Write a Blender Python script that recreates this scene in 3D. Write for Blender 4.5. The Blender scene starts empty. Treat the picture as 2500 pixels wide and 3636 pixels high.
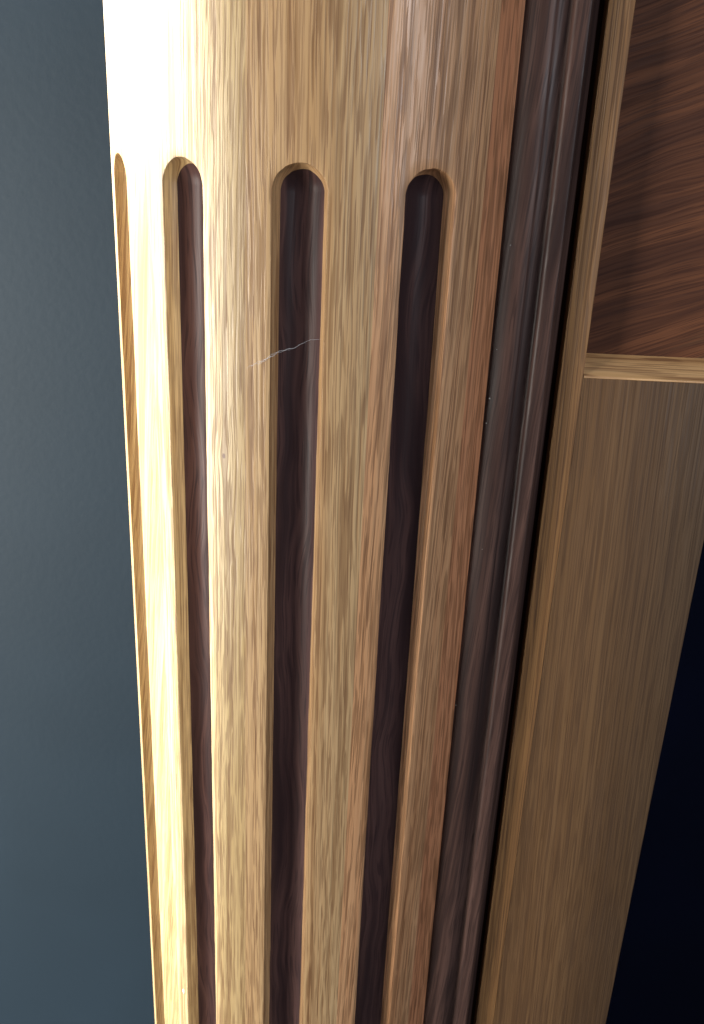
import bpy, bmesh, math, random
from mathutils import Matrix, Vector, noise

rad = math.radians
sc = bpy.context.scene
col = sc.collection
random.seed(7)
HZ = 1.20                                   # eye height of the camera above z = 0

# ---------------------------------------------------------------- camera
PITCH, ROLL = 21.477, 2.675
cam_d = bpy.data.cameras.new("camera")
cam = bpy.data.objects.new("camera", cam_d)
col.objects.link(cam)
cam_d.sensor_fit = 'VERTICAL'
cam_d.sensor_height = 36.0
cam_d.lens = 36.0 * 3195.5 / 3636.0
cam_d.clip_start = 0.01
cam_d.clip_end = 50.0
cam.matrix_world = (Matrix.Translation((0, 0, HZ))
                    @ Matrix.Rotation(rad(90 - PITCH), 4, 'X')
                    @ Matrix.Rotation(rad(ROLL), 4, 'Z'))
cam_d.dof.use_dof = True
cam_d.dof.focus_distance = 0.265
cam_d.dof.aperture_fstop = 38.0
sc.camera = cam

# ---------------------------------------------------------------- light
w = bpy.data.worlds.new("World")
sc.world = w
w.use_nodes = True
bg = w.node_tree.nodes["Background"]
bg.inputs[0].default_value = (1.0, 0.96, 0.92, 1)
bg.inputs[1].default_value = 0.05


def area(name, loc, target, sx, sy, power, color, spread=180):
    l = bpy.data.lights.new(name, 'AREA')
    l.shape = 'RECTANGLE'
    l.size, l.size_y = sx, sy
    l.energy = power
    l.color = color
    l.spread = rad(spread)
    o = bpy.data.objects.new(name, l)
    o.location = Vector(loc) + Vector((0, 0, HZ))
    d = Vector(target) - Vector(loc)
    o.rotation_euler = d.to_track_quat('-Z', 'Y').to_euler()
    col.objects.link(o)
    return o


# a bright window close by in the wall on the left, the soft light of the room from the front left,
# and a smaller cool window far behind on the right
area("near_window_light", (-0.80, 0.545, 0.40), (-0.80, -1.0, 0.08), 0.28, 0.42, 460, (1.0, 1.0, 1.0), 148)
area("room_light", (-1.55, -0.45, -0.38), (0.0, 0.28, -0.1), 0.7, 1.0, 49, (1.0, 0.97, 0.90))
area("rear_window_light", (1.15, -1.40, 0.50), (0.03, 0.26, 0.12), 0.40, 1.20, 2.5, (0.85, 0.91, 1.0), 60)

sc.view_settings.view_transform = 'Standard'
sc.view_settings.look = 'None'
sc.view_settings.exposure = 0.0
sc.view_settings.gamma = 1.0
sc.view_settings.use_curve_mapping = False


# ---------------------------------------------------------------- node helpers
class NT:
    def __init__(self, name):
        self.m = bpy.data.materials.new(name)
        self.m.use_nodes = True
        self.t = self.m.node_tree
        self.b = self.t.nodes["Principled BSDF"]

    def n(self, typ, **kw):
        nd = self.t.nodes.new(typ)
        for k, v in kw.items():
            setattr(nd, k, v)
        return nd

    def link(self, a, b):
        self.t.links.new(a, b)

    def inp(self, sock, v):
        if isinstance(v, (int, float, tuple, list)):
            sock.default_value = v
        else:
            self.link(v, sock)

    def math(self, op, a, b=0.0, c=0.0, clamp=False):
        nd = self.n('ShaderNodeMath', operation=op, use_clamp=clamp)
        self.inp(nd.inputs[0], a)
        self.inp(nd.inputs[1], b)
        self.inp(nd.inputs[2], c)
        return nd.outputs[0]

    def comb(self, x, y, z):
        nd = self.n('ShaderNodeCombineXYZ')
        for i, v in enumerate((x, y, z)):
            self.inp(nd.inputs[i], v)
        return nd.outputs[0]

    def noise(self, vec, detail=2.0, rough=0.5, dist=0.0):
        nd = self.n('ShaderNodeTexNoise')
        nd.inputs['Scale'].default_value = 1.0
        nd.inputs['Detail'].default_value = detail
        nd.inputs['Roughness'].default_value = rough
        nd.inputs['Distortion'].default_value = dist
        self.link(vec, nd.inputs['Vector'])
        return nd.outputs[0]

    def smooth(self, v, a, b, lo=0.0, hi=1.0):
        nd = self.n('ShaderNodeMapRange', interpolation_type='SMOOTHSTEP')
        self.inp(nd.inputs[0], v)
        for i, x in enumerate((a, b, lo, hi)):
            nd.inputs[i + 1].default_value = x
        return nd.outputs[0]

    def mix(self, f, a, b, blend='MIX'):
        nd = self.n('ShaderNodeMix', data_type='RGBA', blend_type=blend)
        self.inp(nd.inputs[0], f)
        for s, v in ((nd.inputs[6], a), (nd.inputs[7], b)):
            if isinstance(v, tuple):
                s.default_value = (*v, 1.0)
            else:
                self.link(v, s)
        return nd.outputs[2]

    def uv_mm(self, slant=0.0, swap=False):
        """surface coordinates in millimetres: across and along the grain"""
        uv = self.n('ShaderNodeUVMap', uv_map="UVMap")
        sp = self.n('ShaderNodeSeparateXYZ')
        self.link(uv.outputs[0], sp.inputs[0])
        u = self.math('MULTIPLY', sp.outputs[0], 1000.0)
        v = self.math('MULTIPLY', sp.outputs[1], 1000.0)
        if swap:
            u, v = v, u
        if slant:
            c, s = math.cos(rad(slant)), math.sin(rad(slant))
            u2 = self.math('ADD', self.math('MULTIPLY', u, c), self.math('MULTIPLY', v, s))
            v2 = self.math('SUBTRACT', self.math('MULTIPLY', v, c), self.math('MULTIPLY', u, s))
            u, v = u2, v2
        return u, v


def oak(name, light, mid, dark, pore, seed=0.0, slant=0.0, swap=False, ring=0.42, pore_u=2.4, pore_v=0.06,
        pore_lo=0.54, pore_hi=0.62, pore_amt=0.62, wav=0.35, rough=0.35, bump=0.25, coat=0.0, knot=None, fine=0.12, grad=None, line_f=1.0, line_amt=0.48, spec=0.45):
    k = NT(name)
    u, v = k.uv_mm(slant, swap)
    warp = k.noise(k.comb(k.math('MULTIPLY', u, 0.03), k.math('MULTIPLY', v, 0.009), seed + 3.1), 2.0)
    warp2 = k.noise(k.comb(k.math('MULTIPLY', u, 0.12), k.math('MULTIPLY', v, 0.03), seed + 8.3), 2.0)
    uw = k.math('ADD', u, k.math('MULTIPLY', k.math('SUBTRACT', warp, 0.5), 9.0 * wav))
    uw = k.math('ADD', uw, k.math('MULTIPLY', k.math('SUBTRACT', warp2, 0.5), 0.7 * wav))
    ku = None
    if knot:
        # a pin knot: the grain parts around it
        du = k.math('SUBTRACT', u, knot[0])
        dv = k.math('SUBTRACT', v, knot[1])
        r2 = k.math('ADD', k.math('MULTIPLY', du, du), k.math('MULTIPLY', k.math('MULTIPLY', dv, dv), 0.12))
        fall = k.math('DIVIDE', 1.0, k.math('ADD', 1.0, k.math('MULTIPLY', r2, 0.35)))
        uw = k.math('SUBTRACT', uw, k.math('MULTIPLY', k.math('MULTIPLY', du, fall), 0.9))
        ku = k.smooth(k.math('ADD', k.math('MULTIPLY', du, du), k.math('MULTIPLY', k.math('MULTIPLY', dv, dv), 0.5)),
                      0.08, 0.5, 0.85, 0.0)
    # growth rings: bands a few millimetres wide that run the length of the board
    rings = k.noise(k.comb(k.math('MULTIPLY', uw, ring), k.math('MULTIPLY', v, 0.0022), seed), 3.0, 0.6)
    rings_f = k.smooth(rings, 0.33, 0.68)
    wide = k.noise(k.comb(k.math('MULTIPLY', uw, 0.075), k.math('MULTIPLY', v, 0.0015), seed + 20), 1.0)
    # fibre
    fib = k.noise(k.comb(k.math('MULTIPLY', uw, 0.8), k.math('MULTIPLY', v, 0.005), seed + 5), 3.0, 0.6)
    # open pores: short dark dashes along the grain, thick in the early wood
    p1 = k.noise(k.comb(k.math('MULTIPLY', uw, pore_u), k.math('MULTIPLY', v, pore_v), seed + 11), 1.0, 0.4)
    p2 = k.noise(k.comb(k.math('MULTIPLY', uw, pore_u * 0.62), k.math('MULTIPLY', v, pore_v * 0.8), seed + 17), 1.0, 0.4)
    pm = k.math('MAXIMUM', k.smooth(p1, pore_lo, pore_hi), k.math('MULTIPLY', k.smooth(p2, pore_lo + .02, pore_hi), 0.75))
    pm = k.math('MULTIPLY', pm, k.smooth(rings, 0.36, 0.60, 0.35, 1.0))
    # long thin grain lines: contour lines of a stretched field, broken up along their length
    def lines(fu, fv, sd, w0, w1, bu, bv, b0, b1):
        n = k.noise(k.comb(k.math('MULTIPLY', uw, fu), k.math('MULTIPLY', v, fv), seed + sd), 1.0, 0.4)
        rdg = k.smooth(k.math('ABSOLUTE', k.math('SUBTRACT', n, 0.5)), w0, w1, 1.0, 0.0)
        br = k.noise(k.comb(k.math('MULTIPLY', uw, bu), k.math('MULTIPLY', v, bv), seed + sd + 2), 1.0, 0.4)
        return k.math('MULTIPLY', rdg, k.smooth(br, b0, b1))
    ln = k.math('MAXIMUM', lines(0.38 * line_f, 0.0030, 40.0, 0.02, 0.075, 0.7, 0.030, 0.40, 0.56),
                lines(0.62 * line_f, 0.0040, 47.0, 0.02, 0.085, 1.0, 0.055, 0.44, 0.58))
    c = k.mix(rings_f, light, mid)
    c = k.mix(k.smooth(wide, 0.42, 0.66, 0.0, 0.55), c, dark)
    c = k.mix(k.smooth(fib, 0.40, 0.62, 0.0, fine * 3), c, dark)
    c = k.mix(k.smooth(fib, 0.56, 0.68, 0.0, fine * 1.8), c, pore)
    c = k.mix(k.math('MULTIPLY', ln, line_amt), c, pore)
    c = k.mix(k.math('MULTIPLY', pm, pore_amt), c, pore)
    if grad:                                 # board turns greyer and darker across its width, to the right
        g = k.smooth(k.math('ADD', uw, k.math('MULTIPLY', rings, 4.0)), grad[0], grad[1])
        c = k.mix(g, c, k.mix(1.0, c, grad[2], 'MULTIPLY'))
    if ku is not None:
        c = k.mix(ku, c, (0.10, 0.03, 0.015))
    k.link(c, k.b.inputs['Base Color'])
    blot = k.noise(k.comb(k.math('MULTIPLY', u, 0.25), k.math('MULTIPLY', v, 0.03), seed + 31), 2.0)
    r = k.math('ADD', k.smooth(blot, 0.3, 0.7, rough - 0.05, rough + 0.06), k.math('MULTIPLY', pm, 0.2))
    r = k.math('ADD', r, k.math('MULTIPLY', k.math('SUBTRACT', fib, 0.5), 0.2))
    k.link(r, k.b.inputs['Roughness'])
    k.b.inputs['Specular IOR Level'].default_value = spec
    k.b.inputs['Coat Weight'].default_value = coat
    k.b.inputs['Coat Roughness'].default_value = 0.18
    h = k.math('SUBTRACT', k.math('MULTIPLY', fib, 0.35), k.math('MAXIMUM', pm, ln))
    h = k.math('ADD', h, k.math('MULTIPLY', rings, 0.8))
    bp = k.n('ShaderNodeBump')
    bp.inputs['Strength'].default_value = bump
    bp.inputs['Distance'].default_value = 0.0002
    k.link(h, bp.inputs['Height'])
    k.link(bp.outputs[0], k.b.inputs['Normal'])
    return k.m


def walnut(name, light, mid, dark, seed=0.0, slant=0.0, swap=False, scale=1.0, rough=0.28, bump=0.12, coat=0.0, contrast=1.0,
           wav=1.0, pores=0.6, sap=None, spec=0.5, wide_amt=0.9):
    k = NT(name)
    u, v = k.uv_mm(slant, swap)
    warp = k.noise(k.comb(k.math('MULTIPLY', u, 0.04), k.math('MULTIPLY', v, 0.014), seed + 2), 2.0)
    uw = k.math('ADD', u, k.math('MULTIPLY', k.math('SUBTRACT', warp, 0.5), 11.0 * wav))
    rings = k.noise(k.comb(k.math('MULTIPLY', uw, 0.30 * scale), k.math('MULTIPLY', v, 0.006), seed), 4.0, 0.62)
    wide = k.noise(k.comb(k.math('MULTIPLY', uw, 0.09 * scale), k.math('MULTIPLY', v, 0.006), seed + 9), 2.0)
    fib = k.noise(k.comb(k.math('MULTIPLY', uw, 1.3), k.math('MULTIPLY', v, 0.022), seed + 4), 2.0, 0.5)
    c = k.mix(k.smooth(rings, 0.5 - 0.14 / contrast, 0.5 + 0.15 / contrast), light, mid)
    c = k.mix(k.smooth(wide, 0.45, 0.62, 0.0, wide_amt), c, dark)
    c = k.mix(k.smooth(fib, 0.50, 0.68, 0.0, pores), c, dark)
    fine = k.noise(k.comb(k.math('MULTIPLY', uw, 2.6), k.math('MULTIPLY', v, 0.07), seed + 14), 1.0, 0.4)
    if sap:                                  # a pale corner of sapwood
        px, pz = k.uv_mm()
        e = k.math('SUBTRACT', k.math('SUBTRACT', px, sap[0]), k.math('MULTIPLY', k.math('SUBTRACT', pz, sap[1]), 1.0))
        e = k.math('ADD', e, k.math('MULTIPLY', k.math('SUBTRACT', rings, 0.5), 80.0))
        c = k.mix(k.smooth(e, 0.0, 34.0, 0.0, 0.85), c, sap[2])
    c = k.mix(k.smooth(fine, 0.56, 0.66, 0.0, pores), c, dark)
    gl = k.noise(k.comb(k.math('MULTIPLY', uw, 0.16 * scale), k.math('MULTIPLY', v, 0.005), seed + 27), 1.0, 0.4)
    gl = k.smooth(k.math('ABSOLUTE', k.math('SUBTRACT', gl, 0.5)), 0.01, 0.055, 0.45, 0.0)
    c = k.mix(gl, c, dark)
    k.link(c, k.b.inputs['Base Color'])
    k.link(k.smooth(fib, 0.3, 0.7, rough - 0.05, rough + 0.10), k.b.inputs['Roughness'])
    k.b.inputs['Specular IOR Level'].default_value = spec
    k.b.inputs['Coat Weight'].default_value = coat
    k.b.inputs['Coat Roughness'].default_value = 0.15
    bp = k.n('ShaderNodeBump')
    bp.inputs['Strength'].default_value = bump
    bp.inputs['Distance'].default_value = 0.0002
    k.link(fib, bp.inputs['Height'])
    k.link(bp.outputs[0], k.b.inputs['Normal'])
    return k.m


def plain(name, color, rough=0.6, bump=0.0, bscale=600.0, var=0.0, spec=0.5):
    k = NT(name)
    k.b.inputs['Specular IOR Level'].default_value = spec
    tc = k.n('ShaderNodeTexCoord')
    nz = k.n('ShaderNodeTexNoise')
    nz.inputs['Scale'].default_value = bscale
    nz.inputs['Detail'].default_value = 3.0
    k.link(tc.outputs['Object'], nz.inputs['Vector'])
    big = k.n('ShaderNodeTexNoise')
    big.inputs['Scale'].default_value = 9.0
    big.inputs['Detail'].default_value = 2.0
    k.link(tc.outputs['Object'], big.inputs['Vector'])
    c2 = tuple(x * (1 - var) for x in color)
    k.link(k.mix(k.smooth(big.outputs[0], 0.35, 0.65), color, c2), k.b.inputs['Base Color'])
    k.b.inputs['Roughness'].default_value = rough
    if bump:
        bp = k.n('ShaderNodeBump')
        bp.inputs['Strength'].default_value = bump
        bp.inputs['Distance'].default_value = 0.0006
        k.link(nz.outputs[0], bp.inputs['Height'])
        k.link(bp.outputs[0], k.b.inputs['Normal'])
    return k.m


# ---------------------------------------------------------------- object helpers
def mesh_obj(name, verts, faces, uvs, mat, parent=None, sharp=40, shell=True):
    me = bpy.data.meshes.new(name)
    me.from_pydata([(x, y, z + HZ) for x, y, z in verts], [], faces)
    bm = bmesh.new()
    bm.from_mesh(me)
    bmesh.ops.recalc_face_normals(bm, faces=list(bm.faces))
    if shell:                                # an open skin: its outside is the side the room sees
        out = sum(f.calc_area() * f.normal.dot(Vector((-0.15, -1.0, 0.2))) for f in bm.faces)
        if out < 0:
            bmesh.ops.reverse_faces(bm, faces=list(bm.faces))
    bm.to_mesh(me)
    bm.free()
    uvl = me.uv_layers.new(name="UVMap")
    for li, lp in enumerate(me.loops):
        uvl.data[li].uv = uvs[lp.vertex_index]
    me.materials.append(mat)
    me.shade_smooth()
    me.set_sharp_from_angle(angle=rad(sharp))
    o = bpy.data.objects.new(name, me)
    col.objects.link(o)
    if parent:
        o.parent = parent
    return o


def thing(name, label, cat, group=None):
    o = bpy.data.objects.new(name, None)
    o.empty_display_size = 0.02
    col.objects.link(o)
    o['label'] = label
    o['category'] = cat
    o['kind'] = 'thing'
    if group:
        o['group'] = group
    return o


def tag(o, label, cat):
    o['label'] = label
    o['category'] = cat


class MB:
    """vertex / face / uv collector"""
    def __init__(self):
        self.v, self.f, self.uv = [], [], []

    def add(self, p, uv):
        self.v.append(tuple(p))
        self.uv.append(uv)
        return len(self.v) - 1

    def rings(self, rs, close=True):
        for a, b in zip(rs[:-1], rs[1:]):
            n = len(a)
            for i in range(n if close else n - 1):
                j = (i + 1) % n
                self.f.append((a[i], a[j], b[j], b[i]))

    def build(self, name, mat, parent=None, sharp=40, shell=True):
        return mesh_obj(name, self.v, self.f, self.uv, mat, parent, sharp, shell)


# ---------------------------------------------------------------- layout (metres, camera at the origin, y away from it)
R = 0.070                      # radius of the column
D = 0.311
CA = rad(-1.9535)
CX, CY = D * math.sin(CA), D * math.cos(CA)
DEL = 28.27                    # a flute every 28 degrees
T3 = -5.24                     # the flute that faces the camera
HW = R * math.sin(rad(5.9))    # half width of a flute
RO = 0.0004                    # eased edge
BJ = 37.0                      # the round cut passes from oak into walnut at this angle
KD = 0.92                      # depth of the cut against its half width
Z_TOP, Z_BOT = 0.16, -0.52     # ends of the length that is built
FL_TOP, FL_BOT = -0.0018 - HW, -0.46


def on_col(t, r, z):
    a = rad(t)
    return (CX + r * math.sin(a), CY - r * math.cos(a), z)


def slot_pt(tc, u, v, z):
    """u across the flute, v out from the axis"""
    a = rad(tc)
    s, c = math.sin(a), math.cos(a)
    return (CX + u * c + v * s, CY + u * s - v * c, z)


def make_stave(tc, ta, tb, oak_mat, wal_mat, parent):
    H = 0.022
    bR, bL = R * rad(tb - tc), R * rad(tc - ta)
    m = MB()
    # outline of the flute: angle list for the top arc, then mirrored for the bottom arc
    angs = [math.pi * i / 28 for i in range(29)] + [math.atan2(H, bR), math.pi - math.atan2(H, bL)]
    angs = sorted(angs)
    zs = [FL_BOT + (FL_TOP - FL_BOT) * i / 120 for i in range(1, 120)]
    path = [(a, FL_TOP, 1) for a in angs] + [(math.pi, z, 1) for z in reversed(zs)]
    path += [(-a, FL_BOT, -1) for a in reversed(angs)] + [(0.0, z, 1) for z in zs]

    def wob(a, z):                            # hand-sanded edges are not dead straight
        return 0.00013 * noise.noise(Vector((a * 3.0 + tc, z * 60.0, 0.5))) + 0.00009 * noise.noise(Vector((a * 5.0, z * 320.0, tc)))

    def stadium(off):
        k = min(1.0, off / HW)
        return [((off + k * wob(a, zc)) * math.cos(a), zc + (off + k * wob(a, zc)) * math.sin(a)) for a, zc, _ in path]

    def box():
        out = []
        for a, zc, sg in path:
            ca, sa = math.cos(a), abs(math.sin(a))
            k = min((bR / ca) if ca > 1e-9 else ((bL / -ca) if ca < -1e-9 else 1e9), H / sa if sa > 1e-9 else 1e9)
            out.append((k * ca, zc + sg * k * sa))
        return out

    B = box()
    S = [(R * math.asin(u / R), z) for u, z in stadium(HW + RO)]
    rs = []
    nr = 6
    for i in range(nr + 1):
        f = i / nr
        ring = []
        for (s0, z0), (s1, z1) in zip(B, S):
            s, z = s0 + (s1 - s0) * f, z0 + (z1 - z0) * f
            ring.append(m.add(on_col(tc + math.degrees(s / R), R, z), (R * rad(tc) + s, z)))
        rs.append(ring)
    # eased edge, then the round-bottomed cut as far as it runs in oak
    v0 = math.sqrt(R * R - HW * HW)
    ring = []
    for (u, z), (a, _, _) in zip(stadium(HW + RO * 0.25), path):
        ring.append(m.add(slot_pt(tc, u, math.sqrt(R * R - u * u) - RO * 0.25, z), (R * rad(tc) + u, z)))
    rs.append(ring)
    for be in (4.0, 11.0, 18.0, 25.0, 32.0, BJ):
        b = rad(be)
        ring = []
        for (u, z), (a, _, _) in zip(stadium(HW * math.cos(b)), path):
            d = HW * KD * math.sin(b)
            ring.append(m.add(slot_pt(tc, u, v0 - d, z), (R * rad(tc) + u - d * math.cos(a), z)))
        rs.append(ring)
    m.rings(rs)
    # plain wood above and below the flute
    for sg, z0, z1 in ((1, FL_TOP + H, Z_TOP), (-1, FL_BOT - H, Z_BOT)):
        top = [i for i, (s, z) in enumerate(B) if abs(z - z0) < 1e-7]
        r0 = [rs[0][i] for i in top]
        r1 = [m.add(on_col(tc + math.degrees(B[i][0] / R), R, z1), (R * rad(tc) + B[i][0], z1)) for i in top]
        m.rings([r0, r1], close=False)
    st = m.build("stave", oak_mat, parent)
    # the walnut bottom of the flute: a trough with ball ends
    w = MB()
    rs = []
    for i in range(11):
        b = rad(BJ - 1.0 + (91.0 - BJ) * i / 10)
        off = HW * math.cos(b) + 1e-5
        ring = []
        for (u, z), (a, _, _) in zip(stadium(off), path):
            ring.append(w.add(slot_pt(tc, u, v0 - 0.00008 - KD * HW * math.sin(b), z),
                              (R * rad(tc) + HW * math.cos(a) * (1 - b / (math.pi / 2)), z)))
        rs.append(ring)
    w.rings(rs)
    w.build("flute_bottom", wal_mat, st)
    return st


# ---------------------------------------------------------------- the setting: painted wall and dark opening
def slab(name, x0, x1, y0, y1, z0, z1, mat, parent=None, bev=0.0, uvmode='x', mesh_only=False):
    """a box; uv: across the grain, along the grain in metres (grain runs up)"""
    bm = bmesh.new()
    bmesh.ops.create_cube(bm, size=1.0)
    for v in bm.verts:
        v.co = Vector(((x0 + x1) / 2 + v.co.x * (x1 - x0), (y0 + y1) / 2 + v.co.y * (y1 - y0), (z0 + z1) / 2 + v.co.z * (z1 - z0) + HZ))
    if bev:
        bmesh.ops.bevel(bm, geom=list(bm.edges), offset=bev, segments=3, affect='EDGES', profile=0.5)
    uvl = bm.loops.layers.uv.new("UVMap")
    bm.normal_update()
    for f in bm.faces:
        n = f.normal
        for lp in f.loops:
            c = lp.vert.co
            if abs(n.z) > 0.8:
                lp[uvl].uv = (c.x, c.y + 0.37)
            else:
                lp[uvl].uv = (c.x + (c.y if abs(n.x) > 0.8 else 0.0), c.z - HZ)
    me = bpy.data.meshes.new(name)
    bm.to_mesh(me)
    bm.free()
    me.materials.append(mat)
    if bev:
        me.shade_smooth()
        me.set_sharp_from_angle(angle=rad(50))
    o = bpy.data.objects.new(name, me)
    col.objects.link(o)
    if parent:
        o.parent = parent
    return o


YB = 0.2643                    # front of the oak frame
WALL_Y = 0.62
BACK_Y = 0.40
m_wall = plain("slate_blue_paint", (0.036, 0.064, 0.094), 0.6, 0.22, 190.0, 0.06)
m_navy = plain("dark_navy_shade", (0.0014, 0.0036, 0.017), 0.8, 0.1, 300.0, 0.2, 0.1)  # near-black navy: the shade inside the opening, put into the colour
o = slab("wall", -0.46, 0.60, WALL_Y, WALL_Y + 0.02, -1.2, 0.8, m_wall)
o['kind'] = 'structure'
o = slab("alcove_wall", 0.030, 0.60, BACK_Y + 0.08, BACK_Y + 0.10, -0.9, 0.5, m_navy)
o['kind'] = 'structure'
o = slab("alcove_light_block", 0.030, 0.058, 0.314, BACK_Y + 0.0799, -0.9, 0.5, m_navy)  # unseen, added to keep the window light from leaking in behind the board
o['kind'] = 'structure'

# ---------------------------------------------------------------- fluted column
column = thing("fluted_column", "round oak column with dark walnut bottomed flutes beside the blue grey wall", "column")
tints = [
    # light, mid, dark
    ((0.58, 0.43, 0.225), (0.52, 0.36, 0.175), (0.44, 0.28, 0.125)),  # far left
    ((0.54, 0.395, 0.195), (0.485, 0.34, 0.155), (0.405, 0.26, 0.115)),
    ((0.60, 0.455, 0.245), (0.53, 0.385, 0.19), (0.45, 0.30, 0.14)),  # the yellow one
    ((0.57, 0.39, 0.212), (0.51, 0.325, 0.165), (0.43, 0.248, 0.115)),# the pink one
    ((0.70, 0.405, 0.215), (0.63, 0.335, 0.17), (0.53, 0.245, 0.11)),
]
PORE = (0.140, 0.060, 0.022)
m_core = walnut("walnut_core", (0.110, 0.060, 0.055), (0.072, 0.039, 0.038), (0.033, 0.019, 0.021), 4.0, rough=0.36, scale=1.8, bump=0.5, spec=0.12)
first = -17.0 - 3 * DEL
stave_mats = []
for i, (a, b, c) in enumerate(tints):
    stave_mats.append(oak("oak_stave", a, b, c, PORE, seed=13.7 * (i + 1), slant=(-2.0, -7.0, -0.6, 0.5, -1.0)[i],
                          
                          knot=(R * 1000 * rad(-22.0), -81.7) if i == 2 else None))
for i in range(5):
    ta = first + i * DEL
    tc = T3 + (i - 3) * DEL
    make_stave(tc, ta, ta + DEL if i < 4 else 36.6, stave_mats[i], m_core, column)
# narrow closing stave next to the moulding, redder wood
m_red = oak("oak_stave_red", (0.64, 0.30, 0.155), (0.57, 0.245, 0.12), (0.47, 0.18, 0.085), PORE, seed=91.0, pore_u=1.2, ring=0.6)
m = MB()
ts = [36.6 + i * 1.1 for i in range(9)]
rs = [[m.add(on_col(t, R, z), (R * rad(t), z)) for t in ts] for z in (Z_BOT, Z_TOP)]
m.rings(rs, close=False)
o = m.build("stave", m_red, column)
o['label'] = "narrow reddish oak stave next to the moulding"
# walnut core that carries the staves, flat at the back
m = MB()
ts = [first + 1 + i * (44 - first - 2) / 40 for i in range(41)]
RC = 0.057
pl = [on_col(t, RC, 0)[:2] for t in ts] + [(0.030, BACK_Y), (CX - 0.05, BACK_Y)]
rs = [[m.add((x, y, z), (x + y, z)) for x, y in pl] for z in (Z_BOT, Z_TOP - 0.001)]
m.rings(rs)
m.f.append(tuple(rs[1]))
m.f.append(tuple(reversed(rs[0])))
m.build("core", m_core, column, shell=False)

# ---------------------------------------------------------------- walnut moulding between the column and the frame
m_mould = walnut("walnut_moulding", (0.115, 0.064, 0.052), (0.066, 0.036, 0.030), (0.030, 0.017, 0.016), 22.0, slant=-3.0, scale=1.5,
                 rough=0.42, bump=0.3, wav=0.4, spec=0.24)
moulding = thing("corner_moulding", "dark walnut moulding with rounded bead running between column and oak frame", "moulding")


def profile_part(name, pts, mat, parent, flip=False):
    m = MB()
    L = 0.0
    ls = [0.0]
    for (x0, y0), (x1, y1) in zip(pts[:-1], pts[1:]):
        L += math.hypot(x1 - x0, y1 - y0)
        ls.append(L)
    zs = [Z_BOT + i * (Z_TOP - Z_BOT) / 24 for i in range(25)]
    rs = [[m.add((x, y, z), (l + pts[0][0], z)) for (x, y), l in zip(pts, ls)] for z in zs]
    m.rings(rs, close=False)
    return m.build(name, mat, parent, sharp=35)


def arc(cx, cy, r, a0, a1, n):
    return [(cx + r * math.cos(rad(a0 + (a1 - a0) * i / n)), cy + r * math.sin(rad(a0 + (a1 - a0) * i / n))) for i in range(n + 1)]


# broad rounded face, a narrow cove, a flat-topped bead, then a long hollow falling back to the frame
face = [(0.0335, 0.2650), (0.0362, 0.2618)]
for i in range(15):
    f = i / 14
    face.append((0.0366 + f * 0.0086, 0.2612 - 0.0034 * math.sin(math.pi * 0.60 * f)))
face += arc(0.0452, 0.2586, 0.0006, -80, 0, 4) + [(0.0458, 0.2610)]
profile_part("face", face, m_mould, moulding)
cove = [(0.0457, 0.2596)] + [(0.0479 - 0.0022 * math.cos(rad(a)), 0.2598 + 0.0011 * math.sin(rad(a))) for a in range(0, 181, 15)]
profile_part("cove", cove, m_mould, moulding)
bead = [(0.0500, 0.2615)] + arc(0.0515, 0.2602, 0.0015, 180, 262, 8) + [(0.0522, 0.2586), (0.0534, 0.2585)] + arc(0.0540, 0.2592, 0.0008, -84, 0, 6)
profile_part("bead", bead, m_mould, moulding)
hollow = [(0.0547 + 0.0056 * f, 0.2596 + 0.0092 * math.sin(math.pi / 2 * f)) for f in [i / 12 for i in range(13)]]
profile_part("hollow", hollow, m_mould, moulding)

# ---------------------------------------------------------------- oak frame with a recessed walnut panel
frame = thing("panelled_frame", "flat brown oak frame with a recessed walnut panel beside the dark opening", "panel frame")
tb = dict(pore_u=2.4, pore_v=0.02, ring=1.1, wav=0.2, fine=0.16, line_f=1.5, line_amt=0.45, spec=0.28)
m_stile = oak("oak_stile", (0.43, 0.225, 0.090), (0.38, 0.193, 0.075), (0.30, 0.145, 0.055), (0.10, 0.05, 0.028), seed=51.0,
              pore_lo=0.58, pore_amt=0.5, slant=1.0, rough=0.48, **tb)
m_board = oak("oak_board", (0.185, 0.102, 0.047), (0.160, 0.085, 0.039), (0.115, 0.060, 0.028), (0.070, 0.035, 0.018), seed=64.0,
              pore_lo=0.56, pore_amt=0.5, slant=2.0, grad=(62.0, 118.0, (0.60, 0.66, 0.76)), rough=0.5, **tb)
m_ledge = oak("oak_ledge", (0.76, 0.48, 0.24), (0.70, 0.42, 0.195), (0.57, 0.31, 0.13), (0.16, 0.06, 0.025), seed=77.0, swap=True,
              pore_u=0.35, pore_v=0.05, pore_lo=0.56, pore_hi=0.64)
m_panel = walnut("walnut_panel", (0.165, 0.064, 0.031), (0.108, 0.042, 0.022), (0.050, 0.020, 0.014), 33.0, slant=-69.0, scale=1.5, wide_amt=0.6,
                 rough=0.55, contrast=1.1, bump=0.15, wav=0.8, spec=0.12, sap=(92.0, -53.0, (0.30, 0.165, 0.08)))
X0, XS, XR = 0.0597, 0.0667, 0.1120
ZL = -0.0572
DEP = 0.008
RISE = 0.0053
slab("stile", X0, XS, YB, YB + DEP + 0.040, Z_BOT, Z_TOP, m_stile, frame, 0.00025)
slab("board", XS + 0.00002, XR, YB + 0.00005, YB + DEP + 0.040, Z_BOT, ZL - 0.0006, m_board, frame, 0.0002)
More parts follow.
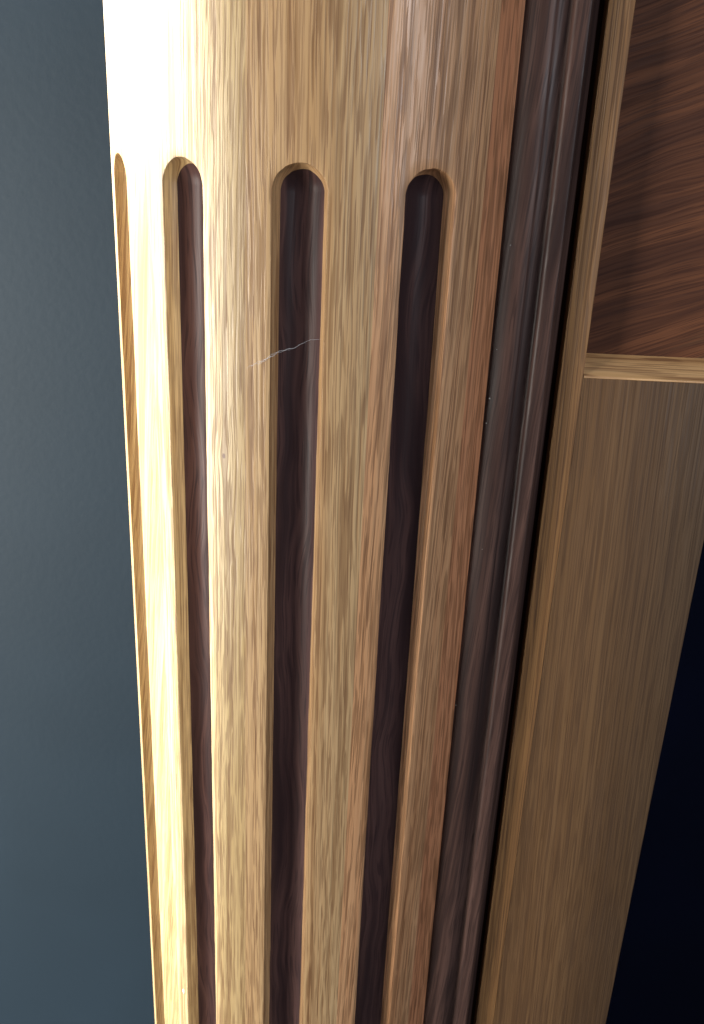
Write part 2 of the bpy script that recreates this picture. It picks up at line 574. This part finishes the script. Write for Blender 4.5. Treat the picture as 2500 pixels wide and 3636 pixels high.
# the ledge under the panel slopes gently down to the front
m = MB()
pr = [(YB + DEP + 0.003, ZL + RISE * (DEP + 0.003) / DEP), (YB + 0.0002, ZL + 0.00005), (YB + 0.00003, ZL - 0.0002), (YB + 0.00003, ZL - 0.0006), (YB + DEP + 0.003, ZL - 0.0006)]
rs = [[m.add((x, y, z), (x, y + z + 0.37)) for y, z in pr] for x in [XS + 0.00015 + i * (XR - XS - 0.0004) / 8 for i in range(9)]]
m.rings(rs)
m.build("ledge", m_ledge, frame, sharp=60, shell=False)
slab("panel", XS - 0.003, XR + 0.02, YB + DEP, YB + DEP + 0.010, ZL - 0.0003, Z_TOP, m_panel, frame)

# ---------------------------------------------------------------- a cobweb thread across the middle flute
def tube(pts, r, mb, n=5):
    rs = []
    for i, p in enumerate(pts):
        p = Vector(p)
        d = Vector(pts[min(i + 1, len(pts) - 1)]) - Vector(pts[max(i - 1, 0)])
        d.normalize()
        a = d.cross(Vector((0, 1, 0.2))).normalized()
        b = d.cross(a)
        k = r * (0.35 + 0.65 * math.sin(math.pi * min(1, max(0, (i + 0.3) / len(pts)))))
        rs.append([mb.add(p + (a * math.cos(2 * math.pi * j / n) + b * math.sin(2 * math.pi * j / n)) * k, (0, 0)) for j in range(n)])
    mb.rings(rs)


m_web = plain("cobweb_silk", (0.62, 0.64, 0.70), 0.6)
A, Bp = (-16.6, -0.0552), (0.3, -0.0451)
cob = MB()
for strand in range(3):
    pts = []
    n = 60
    lo, hi = ((0, 1.0), (0.06, 0.62), (0.16, 0.45))[strand]
    for i in range(n + 1):
        f = lo + (hi - lo) * i / n
        t = A[0] + (Bp[0] - A[0]) * f
        z = A[1] + (Bp[1] - A[1]) * (1.35 * f - 0.35 * f * f)
        wob = (1 - f) * 0.00030
        z += wob * math.sin(f * 46 + strand * 2.1) + 0.0003 * math.sin(f * 17 + strand)
        rr = R + 0.0003 + strand * 0.0002
        pts.append(on_col(t, rr, z))
    tube(pts, (0.000032, 0.000024, 0.00002)[strand], cob)
o = cob.build("cobweb", m_web, shell=False)
tag(o, "thin white cobweb thread hanging across the middle dark flute", "cobweb")

# small things: a paint fleck and dust on the wood
def fleck(name, t, z, sx, sz, mat, pos=None, parent=None):
    m = MB()
    ring = []
    n = 9
    for j in range(n):
        a = 2 * math.pi * j / n
        k = 0.75 + 0.35 * random.random()
        if pos is None:
            ring.append(m.add(on_col(t + math.degrees(sx * k * math.cos(a) / R), R + 0.00002, z + sz * k * math.sin(a)), (0, 0)))
        else:
            ring.append(m.add((pos[0] + sx * k * math.cos(a), pos[1], pos[2] + sz * k * math.sin(a)), (0, 0)))
    c = m.add(on_col(t, R + 0.00025, z) if pos is None else (pos[0], pos[1] - 0.0002, pos[2]), (0, 0))
    for j in range(n):
        m.f.append((ring[j], ring[(j + 1) % n], c))
    return m.build(name, mat, parent)


m_fleck = plain("white_paint_fleck", (0.80, 0.82, 0.78), 0.5)
o = fleck("paint_fleck", -41.75, -0.3069, 0.0006, 0.0014, m_fleck)
tag(o, "tiny white paint fleck near the bottom of the sunlit oak rib", "fleck")


m_dust = plain("dust", (0.36, 0.34, 0.32), 0.9)
mb = MB()
for x, y, z, r in ((0.0402, 0.2584, -0.0205, 0.00022), (0.0394, 0.2586, -0.0495, 0.00016), (0.0388, 0.2588, -0.0640, 0.00024), (0.0386, 0.2588, -0.0715, 0.00022),
                   (0.0412, 0.2581, -0.1120, 0.00014), (0.0380, 0.2590, -0.1700, 0.00018)):
    ring = [mb.add((x + r * (0.7 + 0.6 * random.random()) * math.cos(a), y, z + r * (0.7 + 0.6 * random.random()) * math.sin(a)), (0, 0))
            for a in [2 * math.pi * j / 7 for j in range(7)]]
    c = mb.add((x, y - 0.0002, z), (0, 0))
    mb.f += [(ring[j], ring[(j + 1) % 7], c) for j in range(7)]
o = mb.build("dust", m_dust)
o['kind'] = 'stuff'
o['label'] = "pale dust specks caught on the dark walnut moulding"
o['category'] = "dust"
